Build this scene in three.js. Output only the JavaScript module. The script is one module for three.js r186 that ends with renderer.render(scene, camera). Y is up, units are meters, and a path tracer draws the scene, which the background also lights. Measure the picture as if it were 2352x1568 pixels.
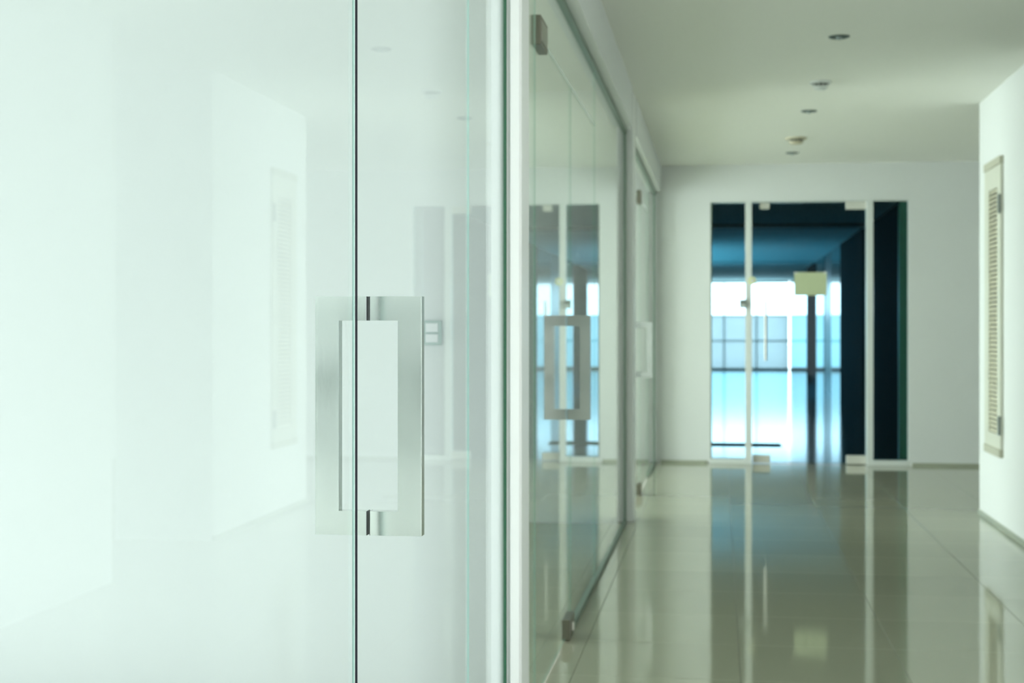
import * as THREE from 'three';
import { RoundedBoxGeometry } from 'three/addons/geometries/RoundedBoxGeometry.js';
import { RectAreaLightUniformsLib } from 'three/addons/lights/RectAreaLightUniformsLib.js';

RectAreaLightUniformsLib.init();
const scene = new THREE.Scene();

// ------------------------------------------------------------------ camera
// Corridor runs along -z, floor at y = 0. "Z" below is the distance down the corridor (z = -Z).
const FOCAL = 3400, HORIZON = 758, EYE = 1.246, YAW = 8.02 * Math.PI / 180;
const camera = new THREE.PerspectiveCamera(2 * Math.atan(784 / FOCAL) * 180 / Math.PI, 1.5, 0.05, 400);
camera.position.set(0, EYE, 0);
camera.rotation.y = YAW;
camera.setViewOffset(2352, 1568, 0, 784 - HORIZON, 2352, 1568);
camera.focus = 2.52;
camera.userData.fStop = 6.3;

// ------------------------------------------------------------------ sky, daylight, exposure
scene.background = new THREE.Color().setRGB(0.92, 0.97, 1.0);
scene.backgroundIntensity = 3.2;
const renderer = new THREE.WebGLRenderer({ antialias: true });
renderer.toneMapping = THREE.LinearToneMapping;
renderer.toneMappingExposure = 1.62;
renderer.shadowMap.enabled = true;

// Daylight entering through each window: a soft area light as large as the glazing, just inside its panes.
function windowLight(w, h, x, y, Z, towards, intensity, color) {
  const l = new THREE.RectAreaLight(color, intensity, w, h);
  l.position.set(x, y, -Z);
  l.lookAt(x + towards[0], y, -Z - towards[1]);
  scene.add(l);
  return l;
}
const XR_WALL = 1.745;
const DAY = new THREE.Color().setRGB(0.96, 0.985, 1.0);
const DAY_BLUE = new THREE.Color().setRGB(0.16, 0.72, 1.0);
windowLight(1.4, 2.2, -5.38, 1.25, 3.47, [1, 0], 1.0, DAY);     // room beside the camera
windowLight(5.2, 2.2, -5.38, 1.25, -5.8, [1, 0], 1.0, DAY);  // added rear window; its sunlit floor brightens the lower end of the handle
windowLight(3.9, 2.2, -5.38, 1.25, 7.0, [1, 0], 2.7, DAY);      // second room
windowLight(3.0, 2.2, -5.38, 1.25, 11.8, [1, 0], 8.2, DAY);     // third room
windowLight(2.9, 1.9, XR_WALL - 0.06, 1.35, 0.0, [-1, 0], 4.2, DAY);  // added right-hand window, fills the corridor from beside the viewer
windowLight(8.0, 1.6, -1.84, 1.6, 31.0, [1, 0], 1.4, DAY_BLUE);  // added side window, brightens the hall ceiling
windowLight(4.2, 2.5, 0.2, 1.35, 46.8, [0, -1], 0.7, DAY_BLUE); // end of the dark hall

// Sun from the window side: through the clear windows of the first room it lies on that room's floor, short of the glass.
const sun = new THREE.DirectionalLight(new THREE.Color().setRGB(1.0, 0.995, 0.99), 8.8);
sun.position.set(-20.9, 9.75, -2.6); sun.target.position.set(-0.9, 0, -2.6);
sun.castShadow = true; sun.shadow.mapSize.set(2048, 2048);
Object.assign(sun.shadow.camera, { left: -12, right: 12, top: 12, bottom: -12, near: 1, far: 80 });
scene.add(sun, sun.target);

// ------------------------------------------------------------------ helpers
let seed = 7;
const rnd = () => { seed = (seed * 1664525 + 1013904223) >>> 0; return seed / 4294967296; };
const taken = new Map();
function numbered(name) {
  const n = taken.get(name) || 0; taken.set(name, n + 1);
  return n ? name + '_' + String(n).padStart(3, '0') : name;
}
function tag(o, label, category, group, kind) {
  o.userData.label = label; o.userData.category = category;
  if (group) o.userData.group = group;
  if (kind) o.userData.kind = kind;
  return o;
}
function base(name, x = 0, y = 0, Z = 0) {
  const g = new THREE.Group(); g.name = numbered(name); g.position.set(x, y, -Z); scene.add(g); return g;
}
function add(parent, name, geo, mat, x = 0, y = 0, z = 0) {
  const m = new THREE.Mesh(geo, mat);
  m.name = parent === scene ? numbered(name) : name;
  m.position.set(x, y, z); m.castShadow = m.receiveShadow = true;
  parent.add(m); return m;
}
// axis-aligned box in corridor coordinates, parent's own position taken off
function box(parent, name, x0, x1, y0, y1, Z0, Z1, mat, round = 0) {
  const w = x1 - x0, h = y1 - y0, d = Z1 - Z0;
  const g = round ? new RoundedBoxGeometry(w, h, d, 2, round) : new THREE.BoxGeometry(w, h, d);
  const p = parent.position ?? { x: 0, y: 0, z: 0 };
  return add(parent, name, g, mat, (x0 + x1) / 2 - p.x, (y0 + y1) / 2 - p.y, -(Z0 + Z1) / 2 - p.z);
}
function structure(m, label, category) { return tag(m, label, category, null, 'structure'); }
function noiseTexture(size, fn, srgb = false) {
  const d = new Uint8Array(size * size * 4);
  for (let j = 0; j < size; j++) for (let i = 0; i < size; i++) {
    const v = fn(i / size, j / size), k = (j * size + i) * 4;
    for (let c = 0; c < 3; c++) d[k + c] = Math.max(0, Math.min(255, 255 * (Array.isArray(v) ? v[c] : v)));
    d[k + 3] = 255;
  }
  const t = new THREE.DataTexture(d, size, size);
  t.wrapS = t.wrapT = THREE.RepeatWrapping; t.magFilter = THREE.LinearFilter; t.minFilter = THREE.LinearMipmapLinearFilter;
  t.generateMipmaps = true;
  if (srgb) t.colorSpace = THREE.SRGBColorSpace;
  t.needsUpdate = true; return t;
}
function lattice(n) {          // periodic value noise
  const a = Array.from({ length: n * n }, () => rnd());
  const s = (t) => t * t * (3 - 2 * t);
  return (u, v) => {
    const x = ((u % 1) + 1) % 1 * n, y = ((v % 1) + 1) % 1 * n, i = Math.floor(x), j = Math.floor(y), fx = s(x - i), fy = s(y - j);
    const at = (p, q) => a[(q % n) * n + (p % n)];
    return (at(i, j) * (1 - fx) + at(i + 1, j) * fx) * (1 - fy) + (at(i, j + 1) * (1 - fx) + at(i + 1, j + 1) * fx) * fy;
  };
}
const rgb = (r, g, b) => new THREE.Color().setRGB(r, g, b);
const std = (c, roughness, o = {}) => new THREE.MeshStandardMaterial({ color: c, roughness, ...o });

// ------------------------------------------------------------------ materials
const n4 = lattice(4), n8 = lattice(8), n32 = lattice(32), n64 = lattice(64);
const paintBump = noiseTexture(256, (u, v) => 0.5 + 0.3 * (n64(u, v) - 0.5) + 0.2 * (n64(u * 2, v * 2) - 0.5));
const M = {};
M.wall = std(rgb(0.835, 0.85, 0.845), 0.6, { bumpMap: paintBump, bumpScale: 0.0004 });
M.ceiling = std(rgb(0.92, 0.92, 0.86), 0.8);
M.white = std(rgb(0.89, 0.90, 0.90), 0.35);
M.addedPanel = std(rgb(0.11, 0.14, 0.125), 0.6);  // dark tone for the handle to mirror
M.frame = std(rgb(0.80, 0.83, 0.81), 0.4);
M.floorSlab = std(rgb(0.22, 0.23, 0.16), 0.15);
M.tile = [0, 1, 2].map((k) => {
  const f = 1 + (k - 1) * 0.03;
  return new THREE.MeshPhysicalMaterial({ color: rgb(0.42 * f, 0.425 * f, 0.32 * f), roughness: 0.06, ior: 1.5 });
});
M.carpet = std(rgb(0.55, 0.56, 0.54), 1.0);
M.grout = std(rgb(0.32, 0.32, 0.25), 0.8);
M.skirting = std(rgb(0.42, 0.44, 0.35), 0.35);
M.glass = new THREE.MeshPhysicalMaterial({ color: rgb(0.925, 0.985, 0.955), roughness: 0, transmission: 1, thickness: 0, ior: 1.5 });
M.frontGlass = new THREE.MeshPhysicalMaterial({ color: rgb(0.960, 0.980, 0.988), roughness: 0, transmission: 1, thickness: 0, ior: 1.5, specularIntensity: 0.42 });
M.frosted = new THREE.MeshPhysicalMaterial({ color: rgb(0.62, 0.64, 0.64), roughness: 0.95, transmission: 0.6, thickness: 0, ior: 1.4 });
M.glassEdge = new THREE.MeshPhysicalMaterial({ color: rgb(0.36, 0.56, 0.46), roughness: 0.15, ior: 1.5 });
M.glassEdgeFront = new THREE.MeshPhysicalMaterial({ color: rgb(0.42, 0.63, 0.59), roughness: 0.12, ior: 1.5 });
M.darkEdge = new THREE.MeshPhysicalMaterial({ color: rgb(0.010, 0.11, 0.05), roughness: 0.3 });
M.seal = std(rgb(0.004, 0.004, 0.012), 0.45);
M.blueGlass = new THREE.MeshPhysicalMaterial({ color: rgb(0.85, 0.95, 1.0), roughness: 0, transmission: 1, thickness: 0, ior: 1.5 });
M.deepBlueGlass = new THREE.MeshPhysicalMaterial({ color: rgb(0.16, 0.45, 0.62), roughness: 0, transmission: 1, thickness: 0, ior: 1.5 });
M.blueFilm = new THREE.MeshPhysicalMaterial({ color: rgb(0.43, 0.50, 0.53), roughness: 0.95, transmission: 1, thickness: 0, ior: 1.3 });
M.farGlass = new THREE.MeshPhysicalMaterial({ color: rgb(0.86, 0.96, 0.98), roughness: 0, transmission: 1, thickness: 0, ior: 1.5, specularIntensity: 0.07 });
M.channel = std(rgb(0.20, 0.27, 0.22), 0.35, { metalness: 0.6 });
M.steel = new THREE.MeshStandardMaterial({
  color: rgb(0.74, 0.765, 0.745), metalness: 1, roughness: 1,
  roughnessMap: noiseTexture(256, (u, v) => 0.13 + 0.08 * n4(u, v) + 0.02 * n64(u * 2, v * 0.25)),
});
M.fitting = std(rgb(0.45, 0.44, 0.40), 0.3, { metalness: 1 });
M.patch = std(rgb(0.20, 0.19, 0.15), 0.35, { metalness: 0.8 });
M.fittingPale = std(rgb(0.80, 0.79, 0.72), 0.35, { metalness: 0.3 });
M.louver = std(rgb(0.60, 0.57, 0.43), 0.55);
M.louverFrame = std(rgb(0.68, 0.68, 0.58), 0.5);
M.louverTrim = std(rgb(0.52, 0.51, 0.40), 0.5);
M.hinge = std(rgb(0.20, 0.22, 0.2), 0.4, { metalness: 0.7 });
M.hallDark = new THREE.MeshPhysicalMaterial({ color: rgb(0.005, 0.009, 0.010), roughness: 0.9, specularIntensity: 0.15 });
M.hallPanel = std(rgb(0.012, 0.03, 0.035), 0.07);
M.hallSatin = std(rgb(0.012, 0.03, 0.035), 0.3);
M.hallFloor = std(rgb(0.10, 0.12, 0.12), 0.10);
M.hallBeam = std(rgb(0.60, 0.60, 0.57), 0.6);
M.jamb = std(rgb(0.015, 0.075, 0.045), 0.4);
M.ground = std(rgb(0.55, 0.56, 0.54), 0.9);
M.matPile = std(rgb(0.10, 0.24, 0.20), 1);
M.paper = std(rgb(0.60, 0.66, 0.42), 0.8);
M.plastic = std(rgb(0.80, 0.83, 0.81), 0.3);
M.beigePlastic = std(rgb(0.72, 0.66, 0.50), 0.45);
M.lampCup = std(rgb(0.10, 0.14, 0.13), 0.35);
M.bulb = std(rgb(0.35, 0.42, 0.42), 0.25);
M.yellow = std(rgb(0.80, 0.82, 0.45), 0.4);
M.greyBox = std(rgb(0.36, 0.42, 0.40), 0.4);

// ------------------------------------------------------------------ dimensions
const XG = -0.615;                 // glass line
const XW = -0.555;                 // face of the bulkhead over the glass
const XR = 1.745;                  // right-hand wall
const H = 2.79, FAR = 13.97;
const TOPF = 2.54;                 // underside of the bulkhead
const DOORH = 2.25;
const ZB = -9;                     // wall behind the viewer
const XL = -5.5;                   // outer wall of the rooms on the left
const XE = 4.6;                    // outer side of the recess on the right

// ------------------------------------------------------------------ floor
const floor = base('floor');
structure(floor, 'glossy beige-grey tiled floor along the corridor', 'floor');
const T = 0.6, GX = 1.27, GZ = 5.93, J = 0.0014;
const tx0 = GX - 6 * T, tx1 = GX + 3 * T, tz0 = GZ - 4 * T, tz1 = GZ + 13 * T;
box(floor, 'slab', XL - 0.2, XE + 0.2, -0.2, -0.012, ZB - 0.2, FAR + 0.2, M.grout);
const tileGeo = new RoundedBoxGeometry(T - J, 0.012, T - J, 1, 0.0012);
for (let i = 0; i < 9; i++) for (let k = 0; k < 17; k++) {
  add(floor, 'tile', tileGeo, M.tile[Math.floor(rnd() * 3)], tx0 + (i + 0.5) * T, -0.006, -(tz0 + (k + 0.5) * T));
}
// cut tiles that close the row against the far wall, and plain paving where no joint can be told apart
for (let i = 0; i < 9; i++) add(floor, 'tile', new THREE.BoxGeometry(T - J, 0.012, FAR - tz1 + 0.15), M.tile[1], tx0 + (i + 0.5) * T, -0.006, -(tz1 + FAR + 0.15) / 2);
box(floor, 'carpet', XL, XG - 0.02, -0.012, 0.001, ZB, 4.52, M.carpet);
box(floor, 'paving', XL, tx0 - J, -0.012, 0, 4.52, FAR, M.tile[1]);
box(floor, 'paving', tx1 + J, XE, -0.012, 0, ZB, FAR, M.tile[1]);
box(floor, 'paving', tx0 - J, tx1 + J, -0.012, 0, ZB, tz0 - J, M.tile[1]);

// ------------------------------------------------------------------ ceiling
const ceiling = box(scene, 'ceiling', XL - 0.2, XE + 0.2, H, H + 0.2, ZB - 0.2, FAR + 0.2, M.ceiling);
structure(ceiling, 'plain olive-white ceiling over the corridor and rooms', 'ceiling');


// ------------------------------------------------------------------ walls
const OX0 = -0.093, OX1 = 1.713, OTOP = 2.45;    // opening of the far glass doorway
const wallEnd = base('wall_end', 0, 0, FAR);
structure(wallEnd, 'white end wall around the dark glass doorway', 'wall');
box(wallEnd, 'wall_panel', XL, OX0, 0, H, FAR, FAR + 0.2, M.wall);
box(wallEnd, 'wall_panel', OX1, XE, 0, H, FAR, FAR + 0.2, M.wall);
box(wallEnd, 'lintel', OX0, OX1, OTOP, H, FAR, FAR + 0.2, M.wall);

const wallRight = base('wall_right', XR, 0, 0);
structure(wallRight, 'white wall on the right of the corridor with a cross passage', 'wall');
// the pier is hollow behind the louvres
box(wallRight, 'wall_pier', XR, XR + 0.25, 0, H, 8.42, 9.665, M.wall);
box(wallRight, 'wall_pier', XR, XR + 0.25, 0, H, 9.96, 10.42, M.wall);
box(wallRight, 'wall_pier', XR, XR + 0.25, 0, 0.59, 9.665, 9.96, M.wall);
box(wallRight, 'wall_pier', XR, XR + 0.25, 2.145, H, 9.665, 9.96, M.wall);
box(wallRight, 'wall_pier', XR + 0.25, XR + 0.6, 0, H, 8.42, 10.42, M.wall);
box(wallRight, 'wall_length', XR, XR + 0.25, 0, H, 1.5, 6.96, M.wall, 0.004);
box(wallRight, 'wall_length', XR, XR + 0.25, 0, H, ZB, -1.5, M.wall);
box(wallRight, 'sill_wall', XR, XR + 0.25, 0, 0.35, -1.5, 1.5, M.wall);
box(wallRight, 'lintel', XR, XR + 0.25, 2.35, H, -1.5, 1.5, M.wall);
structure(box(scene, 'wall_recess', XE, XE + 0.2, 0, H, 2.8, FAR + 0.2, M.wall), 'wall closing the side recess and passage on the right', 'wall');
const passage = base('wall_passage', XR, 0, 6.96);
structure(passage, 'cross wall of the side passage on the right', 'wall');
box(passage, 'wall_panel', XR + 0.25, XE, 0, H, 6.76, 6.96, M.wall);
box(passage, 'wall_panel', XR + 0.25, XE, 0, H, 2.8, 3.0, M.wall);

const behind = base('wall_back', 0, 0, ZB);
structure(behind, 'wall behind the viewer with added grey-green panels mirrored in the handle', 'wall');
box(behind, 'wall_panel', XL, XE, 0, H, ZB - 0.2, ZB, M.wall);
for (let k = 0; k < 4; k++) box(behind, 'added_panel', XL + k * 1.2 + 0.01, XL + (k + 1) * 1.2 - 0.01, 0.02, 1.42, ZB, ZB + 0.04, M.addedPanel, 0.004);  // unseen panels added so the middle of the handle mirrors something dark

// outer wall of the rooms with three full windows
const outer = base('wall_left', XL, 0, 0);
structure(outer, 'outer wall of the glazed rooms on the left', 'wall');
const WINS = [[-8.4, -3.2], [2.8, 4.15], [5.05, 8.95], [10.3, 13.3]];
let zz = ZB;
for (const [a, b] of WINS) { box(outer, 'wall_panel', XL - 0.2, XL, 0, H, zz, a, M.wall); zz = b; }
box(outer, 'wall_panel', XL - 0.2, XL, 0, H, zz, FAR + 0.2, M.wall);
for (const [a, b] of WINS) { box(outer, 'sill_wall', XL - 0.2, XL, 0, 0.15, a, b, M.wall); box(outer, 'lintel', XL - 0.2, XL, 2.35, H, a, b, M.wall); }
// partitions between the rooms
structure(box(scene, 'wall_partition', XL, XG - 0.075, 0, H, 4.52, 4.62, M.wall), 'white partition wall seen through the sharp front glass', 'wall');
structure(box(scene, 'wall_partition', XL, XG - 0.03, 0, H, 9.52, 9.62, M.wall), 'white partition wall at the back of the second glazed room', 'wall');

// white end posts of the partitions, on the glass line
function endPost(Z0, Z1, x0, x1, label) {
  const g = base('trim_' + (++trimNo), XG, 0, Z0);
  structure(g, label, 'post');
  box(g, 'post', x0, x1, 0, H, Z0, Z1, M.white, 0.004);
  return g;
}
let trimNo = 0;
const post1 = endPost(4.23, 4.40, -0.672, -0.568, 'white square post between the first and second glass rooms');
box(post1, 'bead', -0.600, -0.572, 0, H, 4.216, 4.2285, M.white, 0.002);
box(post1, 'return', -0.69, -0.665, 0, H, 4.4, 4.52, M.white);
endPost(9.62, 9.86, -0.66, -0.560, 'white post between the second and third glass rooms');
// bulkhead over the glazing
const bulk = base('trim_' + (++trimNo), XW, TOPF, 0);
structure(bulk, 'white bulkhead running along the top of the glass partition', 'bulkhead');
box(bulk, 'bulkhead', XG - 0.06, XW, TOPF, H, ZB, 9.42, M.wall);
box(bulk, 'bulkhead', XG - 0.06, XW - 0.03, TOPF, H, 9.42, 9.9, M.wall);
box(bulk, 'bulkhead', XG - 0.06, XW, TOPF, H, 9.9, FAR, M.wall);
structure(box(scene, 'wall_front', XG - 0.06, XW, 0, TOPF, ZB, 0.2, M.wall), 'short solid wall beside the viewer before the glazing starts', 'wall');
// skirtings
structure(box(scene, 'baseboard_end', OX1 + 0.03, XE, 0, 0.028, FAR - 0.012, FAR, M.skirting), 'thin beige skirting along the end wall right of the doorway', 'skirting');
structure(box(scene, 'baseboard_end', XW, OX0 - 0.03, 0, 0.028, FAR - 0.012, FAR, M.skirting), 'thin beige skirting along the end wall left of the doorway', 'skirting');
structure(box(scene, 'baseboard_right', XR - 0.012, XR, 0, 0.03, 8.42, 10.41, M.skirting), 'thin beige skirting under the wall with the louvred panel', 'skirting');

// ------------------------------------------------------------------ outside windows of the rooms (out of view, they let the daylight in)
let winNo = 0;
function outerWindow(label, parts) {
  const g = base('window_' + (++winNo), 0, 0, 0);
  structure(g, label, 'window'); parts(g);
}
WINS.forEach(([a, b], k) => outerWindow(['added rear outer window of the first', 'front outer window of the first', 'large outer window of the second', 'large outer window of the third'][k] + ' glazed room', (g) => {
  const n = Math.round((b - a) / 1.4), w = (b - a) / n;
  for (let i = 0; i < n; i++) {
    box(g, 'pane', XL - 0.11, XL - 0.10, 0.15, 2.35, a + i * w + 0.02, a + (i + 1) * w - 0.02, k > 1 ? M.frosted : M.glass);
    box(g, 'mullion', XL - 0.14, XL - 0.06, 0.15, 2.35, a + i * w - 0.02, a + i * w + 0.02, M.frame);
  }
  box(g, 'mullion', XL - 0.14, XL - 0.06, 0.15, 2.35, b - 0.02, b + 0.02, M.frame);
}));
outerWindow('added right-hand corridor window for fill light beside the viewer', (g) => {  // unseen window added to light the post and the corridor
  for (let i = 0; i < 2; i++) box(g, 'pane', XR + 0.12, XR + 0.13, 0.39, 2.31, -1.46 + i * 1.48, -0.02 + i * 1.48, M.glass);
  for (const Z of [-1.5, -0.02, 1.46]) box(g, 'mullion', XR + 0.09, XR + 0.17, 0.35, 2.35, Z, Z + 0.04, M.frame);
});

// ------------------------------------------------------------------ glass partition along the left of the corridor
const GT = 0.0042;                                  // glass thickness
function pane(parent, name, y0, y1, Z0, Z1, solid) {
  const edge = solid ? M.glassEdgeFront : M.glassEdge, near = solid?.edge || edge, face = solid ? M.frontGlass : M.glass;
  return box(parent, name, XG - GT / 2, XG + GT / 2, y0, y1, Z0, Z1, [face, face, edge, edge, near, edge]);
}
// a D shaped half of a back-to-back pull handle: flat bar, arms towards the glass
const HW = 0.0925, HH = 0.421, HB = 0.0425, HD = 0.025;
const half = new THREE.Shape();
half.moveTo(0, -HH / 2); half.lineTo(HW, -HH / 2); half.lineTo(HW, HH / 2); half.lineTo(0, HH / 2);
half.lineTo(0, HH / 2 - HB); half.lineTo(HW - HB, HH / 2 - HB); half.lineTo(HW - HB, -HH / 2 + HB); half.lineTo(0, -HH / 2 + HB); half.closePath();
const BV = 0.00012;
const halfGeo = new THREE.ExtrudeGeometry(half, { depth: HD - 2 * BV, bevelEnabled: true, bevelThickness: BV, bevelSize: BV, bevelOffset: -BV, bevelSegments: 2 });
halfGeo.translate(0, 0, -(HD - 2 * BV) / 2);
{ const uv = halfGeo.attributes.uv; for (let i = 0; i < uv.count; i++) uv.setXY(i, uv.getX(i) * 4, uv.getY(i) * 4); }
const washerGeo = new THREE.BoxGeometry(0.001, HB, HD);
function handle(parent, Z, Y) {
  const p = parent.position, z = -Z - p.z, x = XG - p.x, y = Y - p.y;
  const s = GT / 2 + 0.0012;
  const a = add(parent, 'pull_handle', halfGeo, M.steel, x + s, y, z); a.userData.label = 'brushed steel D pull on the corridor side';
  const b = add(parent, 'pull_handle', halfGeo, M.steel, x - s, y, z); b.rotation.z = Math.PI; b.userData.label = 'brushed steel D pull on the room side';
  for (const t of [-1, 1]) {
    add(a, 'gasket', washerGeo, M.seal, -0.0005, t * (HH / 2 - HB / 2), 0);
    add(b, 'gasket', washerGeo, M.seal, -0.0005, t * (HH / 2 - HB / 2), 0);
  }
}
const HY = 1.095;
let doorNo = 0;
function leaf(Z0, Z1, label, o = {}) {
  const g = base('door_' + (++doorNo), XG, 0, Z0);
  structure(g, label, 'glass door');
  const bottom = 0.012;
  pane(g, 'pane', bottom, DOORH, Z0 + 0.002, Z1 - 0.002, o.solid);
  if (o.handle) handle(g, o.handle, HY);
  if (o.edgeHighlight) box(g, 'edge_highlight', XG + GT / 2, XG + GT / 2 + 0.0004, bottom, DOORH, Z1 - 0.011, Z1 - 0.004, M.glassEdgeFront);  // painted highlight: pale strip laid along the glass edge
  if (o.seal) box(g, 'edge_seal', XG + 0.0012, XG + GT / 2 + 0.0006, bottom, DOORH, Z0 - 0.004, Z0 + 0.0022, M.seal);
  for (const [Za, Zb] of o.top || []) {
    box(g, 'top_patch', XG - 0.018, XG + 0.018, DOORH - 0.045, DOORH + 0.055, Za, Zb, M.patch, 0.003);
    box(g, 'patch_screw_cover', XG + 0.0175, XG + 0.0205, DOORH - 0.03, DOORH + 0.04, Za + 0.02, Zb - 0.02, M.fitting);
  }
  for (const [Za, Zb] of o.bottom || []) {
    box(g, 'bottom_patch', XG - 0.018, XG + 0.018, 0.004, 0.085, Za, Zb, M.patch, 0.003);
    box(g, 'lock_cylinder', XG + 0.0175, XG + 0.026, 0.028, 0.06, (Za + Zb) / 2 - 0.015, (Za + Zb) / 2 + 0.015, M.fittingPale, 0.003);
  }
  if (o.rail) box(g, 'bottom_rail', XG - 0.012, XG + 0.012, 0.003, 0.03, Z0 + (o.railFrom || 0.01), Z1 - 0.01, M.channel);
  return g;
}
function fixed(Z0, Z1, label, o = {}) {
  const g = base('window_' + (++winNo), XG, 0, Z0);
  structure(g, label, 'glass panel');
  pane(g, 'pane', 0.01, TOPF - 0.012, Z0 + 0.002, Z1 - 0.002, o.solid);
  box(g, 'floor_channel', XG - 0.012, XG + 0.012, 0, 0.02, Z0, Z1, M.channel);
  box(g, 'head_channel', XG - 0.014, XG + 0.014, TOPF - 0.025, TOPF, Z0, Z1, M.channel);
  if (o.jamb) box(g, 'jamb_channel', XG - (o.jambHalf || 0.010), XG + (o.jambHalf || 0.010), 0.02, TOPF - 0.025, o.jamb[0], o.jamb[1], o.jambMat || M.channel);
  return g;
}
function transom(Z0, Z1, label) {
  const g = base('window_' + (++winNo), XG, DOORH, Z0);
  structure(g, label, 'glass transom');
  pane(g, 'pane', DOORH + 0.008, TOPF - 0.012, Z0 + 0.002, Z1 - 0.002);
  box(g, 'head_channel', XG - 0.014, XG + 0.014, TOPF - 0.025, TOPF, Z0, Z1, M.channel);
}
// first room
fixed(0.2, 1.14, 'fixed glass panel at the start of the partition', { solid: {} });
leaf(1.14, 2.445, 'first glass door leaf without a handle, meeting the handled leaf', { solid: {}, edgeHighlight: true });
leaf(2.460, 3.59, 'glass door leaf with the sharp brushed steel rectangular handle', { solid: { edge: M.seal }, handle: 2.56, bottom: [[2.47, 2.6]] });
transom(1.14, 3.59, 'glass transom above the front pair of glass doors');
fixed(3.59, 4.222, 'narrow fixed glass panel ending in a dark green edge at the white post', { solid: {}, jamb: [4.212, 4.224], jambMat: M.darkEdge, jambHalf: 0.0048 });
// second room
fixed(4.40, 4.91, 'narrow fixed glass panel just past the first white post');
leaf(4.91, 6.10, 'second room glass door leaf with blurred rectangular handle and steel patches', { handle: 5.96, top: [[4.93, 5.13]], bottom: [[5.90, 6.09]] });
leaf(6.10, 7.29, 'second room glass door leaf with a dark bottom rail and no handle', { rail: true, railFrom: 0.02 });
transom(4.91, 7.29, 'glass transom above the second room doors');
fixed(7.29, 9.62, 'long fixed glass panel of the second room up to the far post', { jamb: [9.57, 9.615] });
// third room
fixed(9.86, 10.30, 'narrow fixed glass panel just past the far white post');
leaf(10.30, 11.48, 'third room glass door leaf with a small distant handle', { handle: 11.40, top: [[11.20, 11.40]], bottom: [[11.18, 11.36]] });
leaf(11.48, 12.66, 'third room glass door leaf nearest the end wall');
transom(10.30, 12.66, 'glass transom above the third room doors');
fixed(12.66, FAR, 'fixed glass panel meeting the end wall', { jamb: [13.85, 13.96] });

// ------------------------------------------------------------------ far glass doorway
const DZ = FAR + 0.05;
const fz = (g, name, x0, x1, y0, y1, Z0, Z1, m, r) => box(g, name, x0, x1, y0, y1, Z0, Z1, m, r);
const far = base('door_' + (++doorNo), OX0, 0, FAR);
structure(far, 'frameless glass door in white posts before the dark hall', 'glass door');
const fpane = (g, x0, x1, y0, y1) => box(g, 'pane', x0, x1, y0, y1, DZ + 0.02, DZ + 0.03, [M.glassEdge, M.glassEdge, M.glassEdge, M.glassEdge, M.farGlass, M.farGlass]);
const leafFar = fpane(far, 0.293, 1.332, 0.012, 2.43);
for (const x of [0.230, 1.335]) box(far, 'post', x, x + 0.058, 0, OTOP, FAR - 0.005, FAR + 0.13, M.frame, 0.003);
for (const [x0, x1] of [[OX0, 0.230], [1.393, OX1]]) {
  fpane(far, x0 + 0.012, x1 - 0.002, 0.045, OTOP - 0.012);
  box(far, 'bottom_rail', x0, x1, 0, 0.045, FAR - 0.005, FAR + 0.13, M.frame, 0.003);
}
box(far, 'jamb', OX0, OX0 + 0.012, 0, OTOP, FAR + 0.005, FAR + 0.13, M.channel);
box(far, 'jamb', OX1 - 0.075, OX1, 0.045, OTOP, FAR + 0.12, FAR + 0.19, M.jamb);
box(far, 'head_rail', OX0, OX1, OTOP - 0.012, OTOP, FAR - 0.004, FAR + 0.13, M.frame);
box(far, 'top_patch', 1.150, 1.332, 2.365, 2.438, DZ, DZ + 0.05, M.fittingPale, 0.004);
box(far, 'top_patch', 0.36, 0.455, 2.375, 2.438, DZ, DZ + 0.05, M.fittingPale, 0.012);
box(far, 'bottom_patch', 1.155, 1.332, 0.006, 0.085, DZ, DZ + 0.05, M.fittingPale, 0.004);
box(far, 'bottom_patch', 0.296, 0.46, 0.006, 0.08, DZ, DZ + 0.05, M.fittingPale, 0.004);
{ // tubular pull on the far door
  const bar = new THREE.CylinderGeometry(0.013, 0.013, 0.56, 16);
  const pull = add(far, 'pull_handle', bar, M.fitting, 0.415 - OX0, 1.245, 0.03);
  for (const t of [-1, 1]) { const s = new THREE.CylinderGeometry(0.009, 0.009, 0.10, 12); s.rotateX(Math.PI / 2); add(pull, 'standoff', s, M.fitting, 0, t * 0.2, -0.05); }
}
// paper notice, keypad and disc on the far door
const notice = base('paper_notice', 0.829, 1.569, DZ);
tag(notice, 'pale yellow-green sheet of paper stuck on the far glass door', 'notice');
{ const s = new THREE.BoxGeometry(0.297, 0.216, 0.0012); add(notice, 'sheet', s, M.paper, 0, 0.108, -0.0185);
  for (const x of [-0.135, 0.135]) add(notice, 'tape', new THREE.BoxGeometry(0.03, 0.016, 0.0006), M.frame, x, 0.212, -0.0178); }
const keypad = base('keypad', 0.214, 1.453, FAR);
tag(keypad, 'small grey access keypad box on the post of the far doorway', 'keypad');
box(keypad, 'body', 0.175, 0.240, 1.453, 1.531, FAR - 0.03, FAR - 0.004, M.greyBox, 0.004);
box(keypad, 'screen', 0.185, 0.230, 1.495, 1.522, FAR - 0.0315, FAR - 0.0295, M.hinge);
for (let i = 0; i < 3; i++) for (let j = 0; j < 2; j++) box(keypad, 'key', 0.187 + i * 0.015, 0.198 + i * 0.015, 1.462 + j * 0.015, 1.472 + j * 0.015, FAR - 0.032, FAR - 0.0295, M.plastic);
const disc = base('door_button', 0.292, 1.67, FAR);
tag(disc, 'round pale yellow button plate on the post of the far doorway', 'button');
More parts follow.
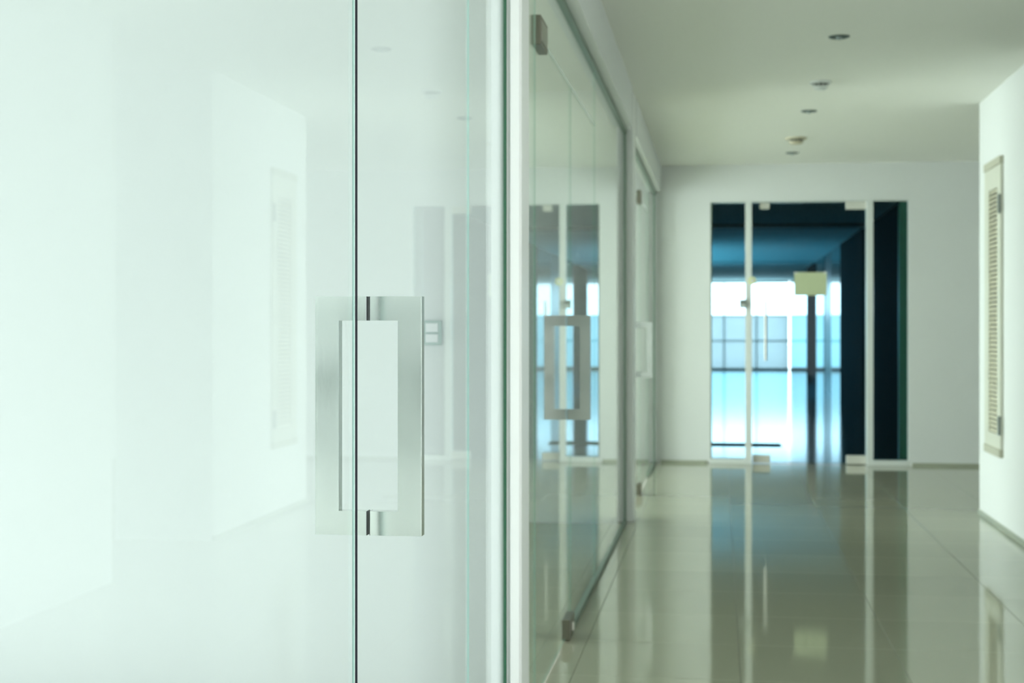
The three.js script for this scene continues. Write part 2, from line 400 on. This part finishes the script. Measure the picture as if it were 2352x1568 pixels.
{ const c = new THREE.CylinderGeometry(0.036, 0.036, 0.010, 32); c.rotateX(Math.PI / 2); add(disc, 'plate', c, M.yellow, 0, 0.036, 0.010);
  const b = new THREE.CylinderGeometry(0.016, 0.018, 0.008, 24); b.rotateX(Math.PI / 2); add(disc, 'push_button', b, M.plastic, 0, 0.036, 0.018); }

// ------------------------------------------------------------------ the dark hall behind the far door
const HZ0 = FAR + 0.2, HZ1 = 47, HX0 = -1.9, HX1 = 2.12;
structure(box(scene, 'floor_hall', HX0 - 0.2, HX1 + 0.2, -0.2, 0, HZ0, HZ1 + 0.3, M.hallFloor), 'dark polished floor of the hall behind the far door', 'floor');
structure(box(scene, 'ceiling_hall', HX0 - 0.2, HX1 + 0.2, H, H + 0.2, HZ0, HZ1 + 0.3, M.ceiling), 'dim ceiling of the hall behind the far door', 'ceiling');
const hl = base('wall_hall', HX0, 0, HZ0);
structure(hl, 'dark left wall of the hall with a long added side window', 'wall');
box(hl, 'wall_panel', HX0 - 0.2, HX0, 0, H, HZ0, 27, M.hallDark);
box(hl, 'wall_panel', HX0 - 0.2, HX0, 0, H, 35, HZ1 + 0.3, M.hallDark);
box(hl, 'sill_wall', HX0 - 0.2, HX0, 0, 0.8, 27, 35, M.hallDark);
box(hl, 'lintel', HX0 - 0.2, HX0, 2.4, H, 27, 35, M.hallDark);
outerWindow('long side window added to light the dark hall', (g) => {  // unseen window added to brighten the hall ceiling
  for (let i = 0; i < 4; i++) {
    box(g, 'pane', HX0 - 0.12, HX0 - 0.11, 0.82, 2.38, 27.03 + i * 2, 28.97 + i * 2, M.deepBlueGlass);
    box(g, 'mullion', HX0 - 0.15, HX0 - 0.08, 0.8, 2.4, 26.97 + i * 2, 27.03 + i * 2, M.frame);
  }
});
const hw = base('wall_hall', HX1, 0, HZ0);
structure(hw, 'row of dark glossy panels along the hall behind the far door', 'wall');
box(hw, 'backing', HX1 + 0.05, HX1 + 0.2, 0, H, HZ0, HZ1 + 0.3, M.hallDark);
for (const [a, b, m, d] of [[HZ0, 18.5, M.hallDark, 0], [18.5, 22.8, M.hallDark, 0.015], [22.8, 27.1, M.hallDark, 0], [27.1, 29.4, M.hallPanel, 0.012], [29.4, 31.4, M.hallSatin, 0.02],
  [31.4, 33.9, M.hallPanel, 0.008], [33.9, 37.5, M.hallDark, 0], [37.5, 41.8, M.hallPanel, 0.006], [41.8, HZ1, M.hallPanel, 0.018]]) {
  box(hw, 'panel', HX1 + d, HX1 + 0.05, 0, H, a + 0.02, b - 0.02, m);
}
for (const [Z, which] of [[21.9, 'nearer'], [33.6, 'farther']]) {
  const b = box(scene, 'trim_' + (++trimNo), HX0, HX1, H - 0.04, H, Z, Z + 0.5, M.hallBeam);
  structure(b, which + ' dark beam across the bluish hall ceiling', 'beam');
}
const endWin = base('window_' + (++winNo), 0, 0, HZ1);
structure(endWin, 'bright blue-tinted window at the end of the dark hall', 'window');
for (let i = 0; i < 4; i++) {
  const x0 = HX0 + i * 1.005, x1 = x0 + 1.005;
  box(endWin, 'pane', x0 + 0.015, x1 - 0.015, 1.72, H - 0.06, HZ1 + 0.05, HZ1 + 0.06, M.blueGlass);
  box(endWin, 'film_pane', x0 + 0.015, x1 - 0.015, 0.93, 1.69, HZ1 + 0.05, HZ1 + 0.055, M.blueFilm);
  box(endWin, 'film_pane', x0 + 0.015, x1 - 0.015, 0.06, 0.90, HZ1 + 0.05, HZ1 + 0.055, M.blueFilm);
  box(endWin, 'mullion', x0 - 0.015, x0 + 0.015, 0, H, HZ1, HZ1 + 0.1, M.frame);
}
for (const [y0, y1] of [[0, 0.06], [0.90, 0.93], [1.69, 1.72], [H - 0.06, H]]) box(endWin, 'rail', HX0, HX1, y0, y1, HZ1 + 0.01, HZ1 + 0.09, M.frame);
const mat = base('floor_mat', -0.1, 0, 16.35);
tag(mat, 'dark green mat on the hall floor behind the far door', 'mat');
box(mat, 'pile', -0.9, 0.63, 0, 0.008, 16.1, 16.45, M.matPile, 0.004);
box(mat, 'border', -0.92, 0.65, 0, 0.004, 16.08, 16.47, M.matPile, 0.002);
structure(box(scene, 'ground', -60, 60, -0.5, -0.25, -40, 140, M.ground), 'pale paved ground outside the building', 'ground');

// ------------------------------------------------------------------ louvred panel on the right wall
const lv = base('louvred_panel', XR, 0.45, 9.83);
tag(lv, 'tall beige louvred cabinet door set in the right wall', 'louvred door');
const LZ0 = 9.555, LZ1 = 10.11, LY0 = 0.45, LY1 = 2.335, LX = XR - 0.02;
box(lv, 'top_trim', LX - 0.006, XR, LY1 - 0.05, LY1, LZ0, LZ1, M.louverTrim, 0.003);
box(lv, 'bottom_trim', LX - 0.006, XR, LY0, LY0 + 0.05, LZ0, LZ1, M.louverTrim, 0.003);
box(lv, 'stile', LX, XR, LY0 + 0.05, LY1 - 0.05, LZ0, LZ0 + 0.11, M.louverFrame, 0.003);
box(lv, 'stile', LX, XR, LY0 + 0.05, LY1 - 0.05, LZ1 - 0.15, LZ1, M.louverFrame, 0.003);
box(lv, 'cross_rail', LX, XR, LY1 - 0.19, LY1 - 0.05, LZ0 + 0.11, LZ1 - 0.15, M.louverFrame, 0.003);
box(lv, 'cross_rail', LX, XR, LY0 + 0.05, LY0 + 0.14, LZ0 + 0.11, LZ1 - 0.15, M.louverFrame, 0.003);
box(lv, 'backing', XR + 0.23, XR + 0.25, LY0 + 0.14, LY1 - 0.19, LZ0 + 0.11, LZ1 - 0.15, M.louver);
{
  const n = 54, y0 = LY0 + 0.14, y1 = LY1 - 0.19, p = (y1 - y0) / n;
  const g = new RoundedBoxGeometry(0.005, p * 0.74, LZ1 - LZ0 - 0.26, 1, 0.0015);
  for (let i = 0; i < n; i++) {
    const s = add(lv, 'slat', g, M.louver, -0.011, y0 + (i + 0.5) * p - 0.45, -( (LZ0 + 0.11 + LZ1 - 0.15) / 2) + 9.83);
    s.rotation.z = -0.5;
  }
}
for (const y of [LY1 - 0.30, LY0 + 0.20]) box(lv, 'hinge', LX - 0.012, LX + 0.004, y - 0.06, y + 0.06, LZ0 - 0.004, LZ0 + 0.028, M.hinge, 0.003);

// ------------------------------------------------------------------ ceiling fittings
const ringGeo = new THREE.LatheGeometry([[0.040, -0.030], [0.041, -0.006], [0.046, -0.006], [0.056, -0.003], [0.057, 0]].map(([r, y]) => new THREE.Vector2(r, y + 0)), 40);
const cupGeo = new THREE.LatheGeometry([[0.0005, -0.0015], [0.03, -0.002], [0.042, -0.0055]].map(([r, y]) => new THREE.Vector2(r, y)), 40);
function downlight(Z, label) {
  const g = base('downlight', 0.617, H, Z);
  tag(g, label, 'downlight', 'unlit downlights in the corridor ceiling');
  add(g, 'trim_ring', new THREE.LatheGeometry([[0.040, -0.006], [0.047, -0.007], [0.055, -0.004], [0.056, 0]].map(([r, y]) => new THREE.Vector2(r, y)), 40), M.lampCup);
  const cup = add(g, 'reflector', cupGeo, M.lampCup);
  add(cup, 'lens', new THREE.SphereGeometry(0.018, 20, 10, 0, Math.PI * 2, Math.PI / 2, Math.PI / 2), M.bulb, 0, -0.001, 0);
}
downlight(7.95, 'small unlit dark downlight in the ceiling before the domed detector');
downlight(10.62, 'small unlit dark downlight in the ceiling between the two detectors');
downlight(13.1, 'small unlit dark downlight in the ceiling close to the end wall');
function detector(Z, x, mat, label, r) {
  const g = base('smoke_detector', x, H, Z);
  tag(g, label, 'smoke detector');
  const L = (pts) => new THREE.LatheGeometry(pts.map(([a, y]) => new THREE.Vector2(a * r, y)), 40);
  add(g, 'base_plate', L([[0.001, -0.014], [0.92, -0.014], [1, -0.010], [1, 0]]), mat);
  add(g, 'sensor_dome', L([[0.001, -0.052], [0.45, -0.050], [0.62, -0.042], [0.66, -0.030]]), mat);
  const ch = add(g, 'vent_ring', L([[0.66, -0.030], [0.6, -0.028], [0.6, -0.018], [0.8, -0.014]]), M.hinge);
  for (let k = 0; k < 10; k++) { const a = k / 10 * Math.PI * 2; add(ch, 'rib', new THREE.BoxGeometry(0.004, 0.018, 0.012), mat, Math.cos(a) * 0.66 * r, -0.022, Math.sin(a) * 0.66 * r); }
  add(g, 'indicator', new THREE.SphereGeometry(0.003, 8, 6), M.lampCup, 0.3 * r, -0.050, 0.2 * r);
}
detector(9.38, 0.615, M.plastic, 'white round smoke detector on the corridor ceiling', 0.068);
detector(12.1, 0.60, M.beigePlastic, 'beige round smoke detector on the ceiling nearer the end wall', 0.085);

// ------------------------------------------------------------------ switch plate in the first room
const sw = base('light_switch', -0.885, 1.20, 4.52);
tag(sw, 'small square light switch on the white wall behind the front glass', 'light switch');
box(sw, 'plate', -0.914, -0.856, 1.200, 1.276, 4.508, 4.519, M.greyBoxPale = std(rgb(0.60, 0.70, 0.67), 0.4), 0.003);
for (const [y0, y1] of [[1.208, 1.234], [1.240, 1.268]]) box(sw, 'rocker', -0.905, -0.866, y0, y1, 4.501, 4.509, M.white, 0.002);

renderer.render(scene, camera);
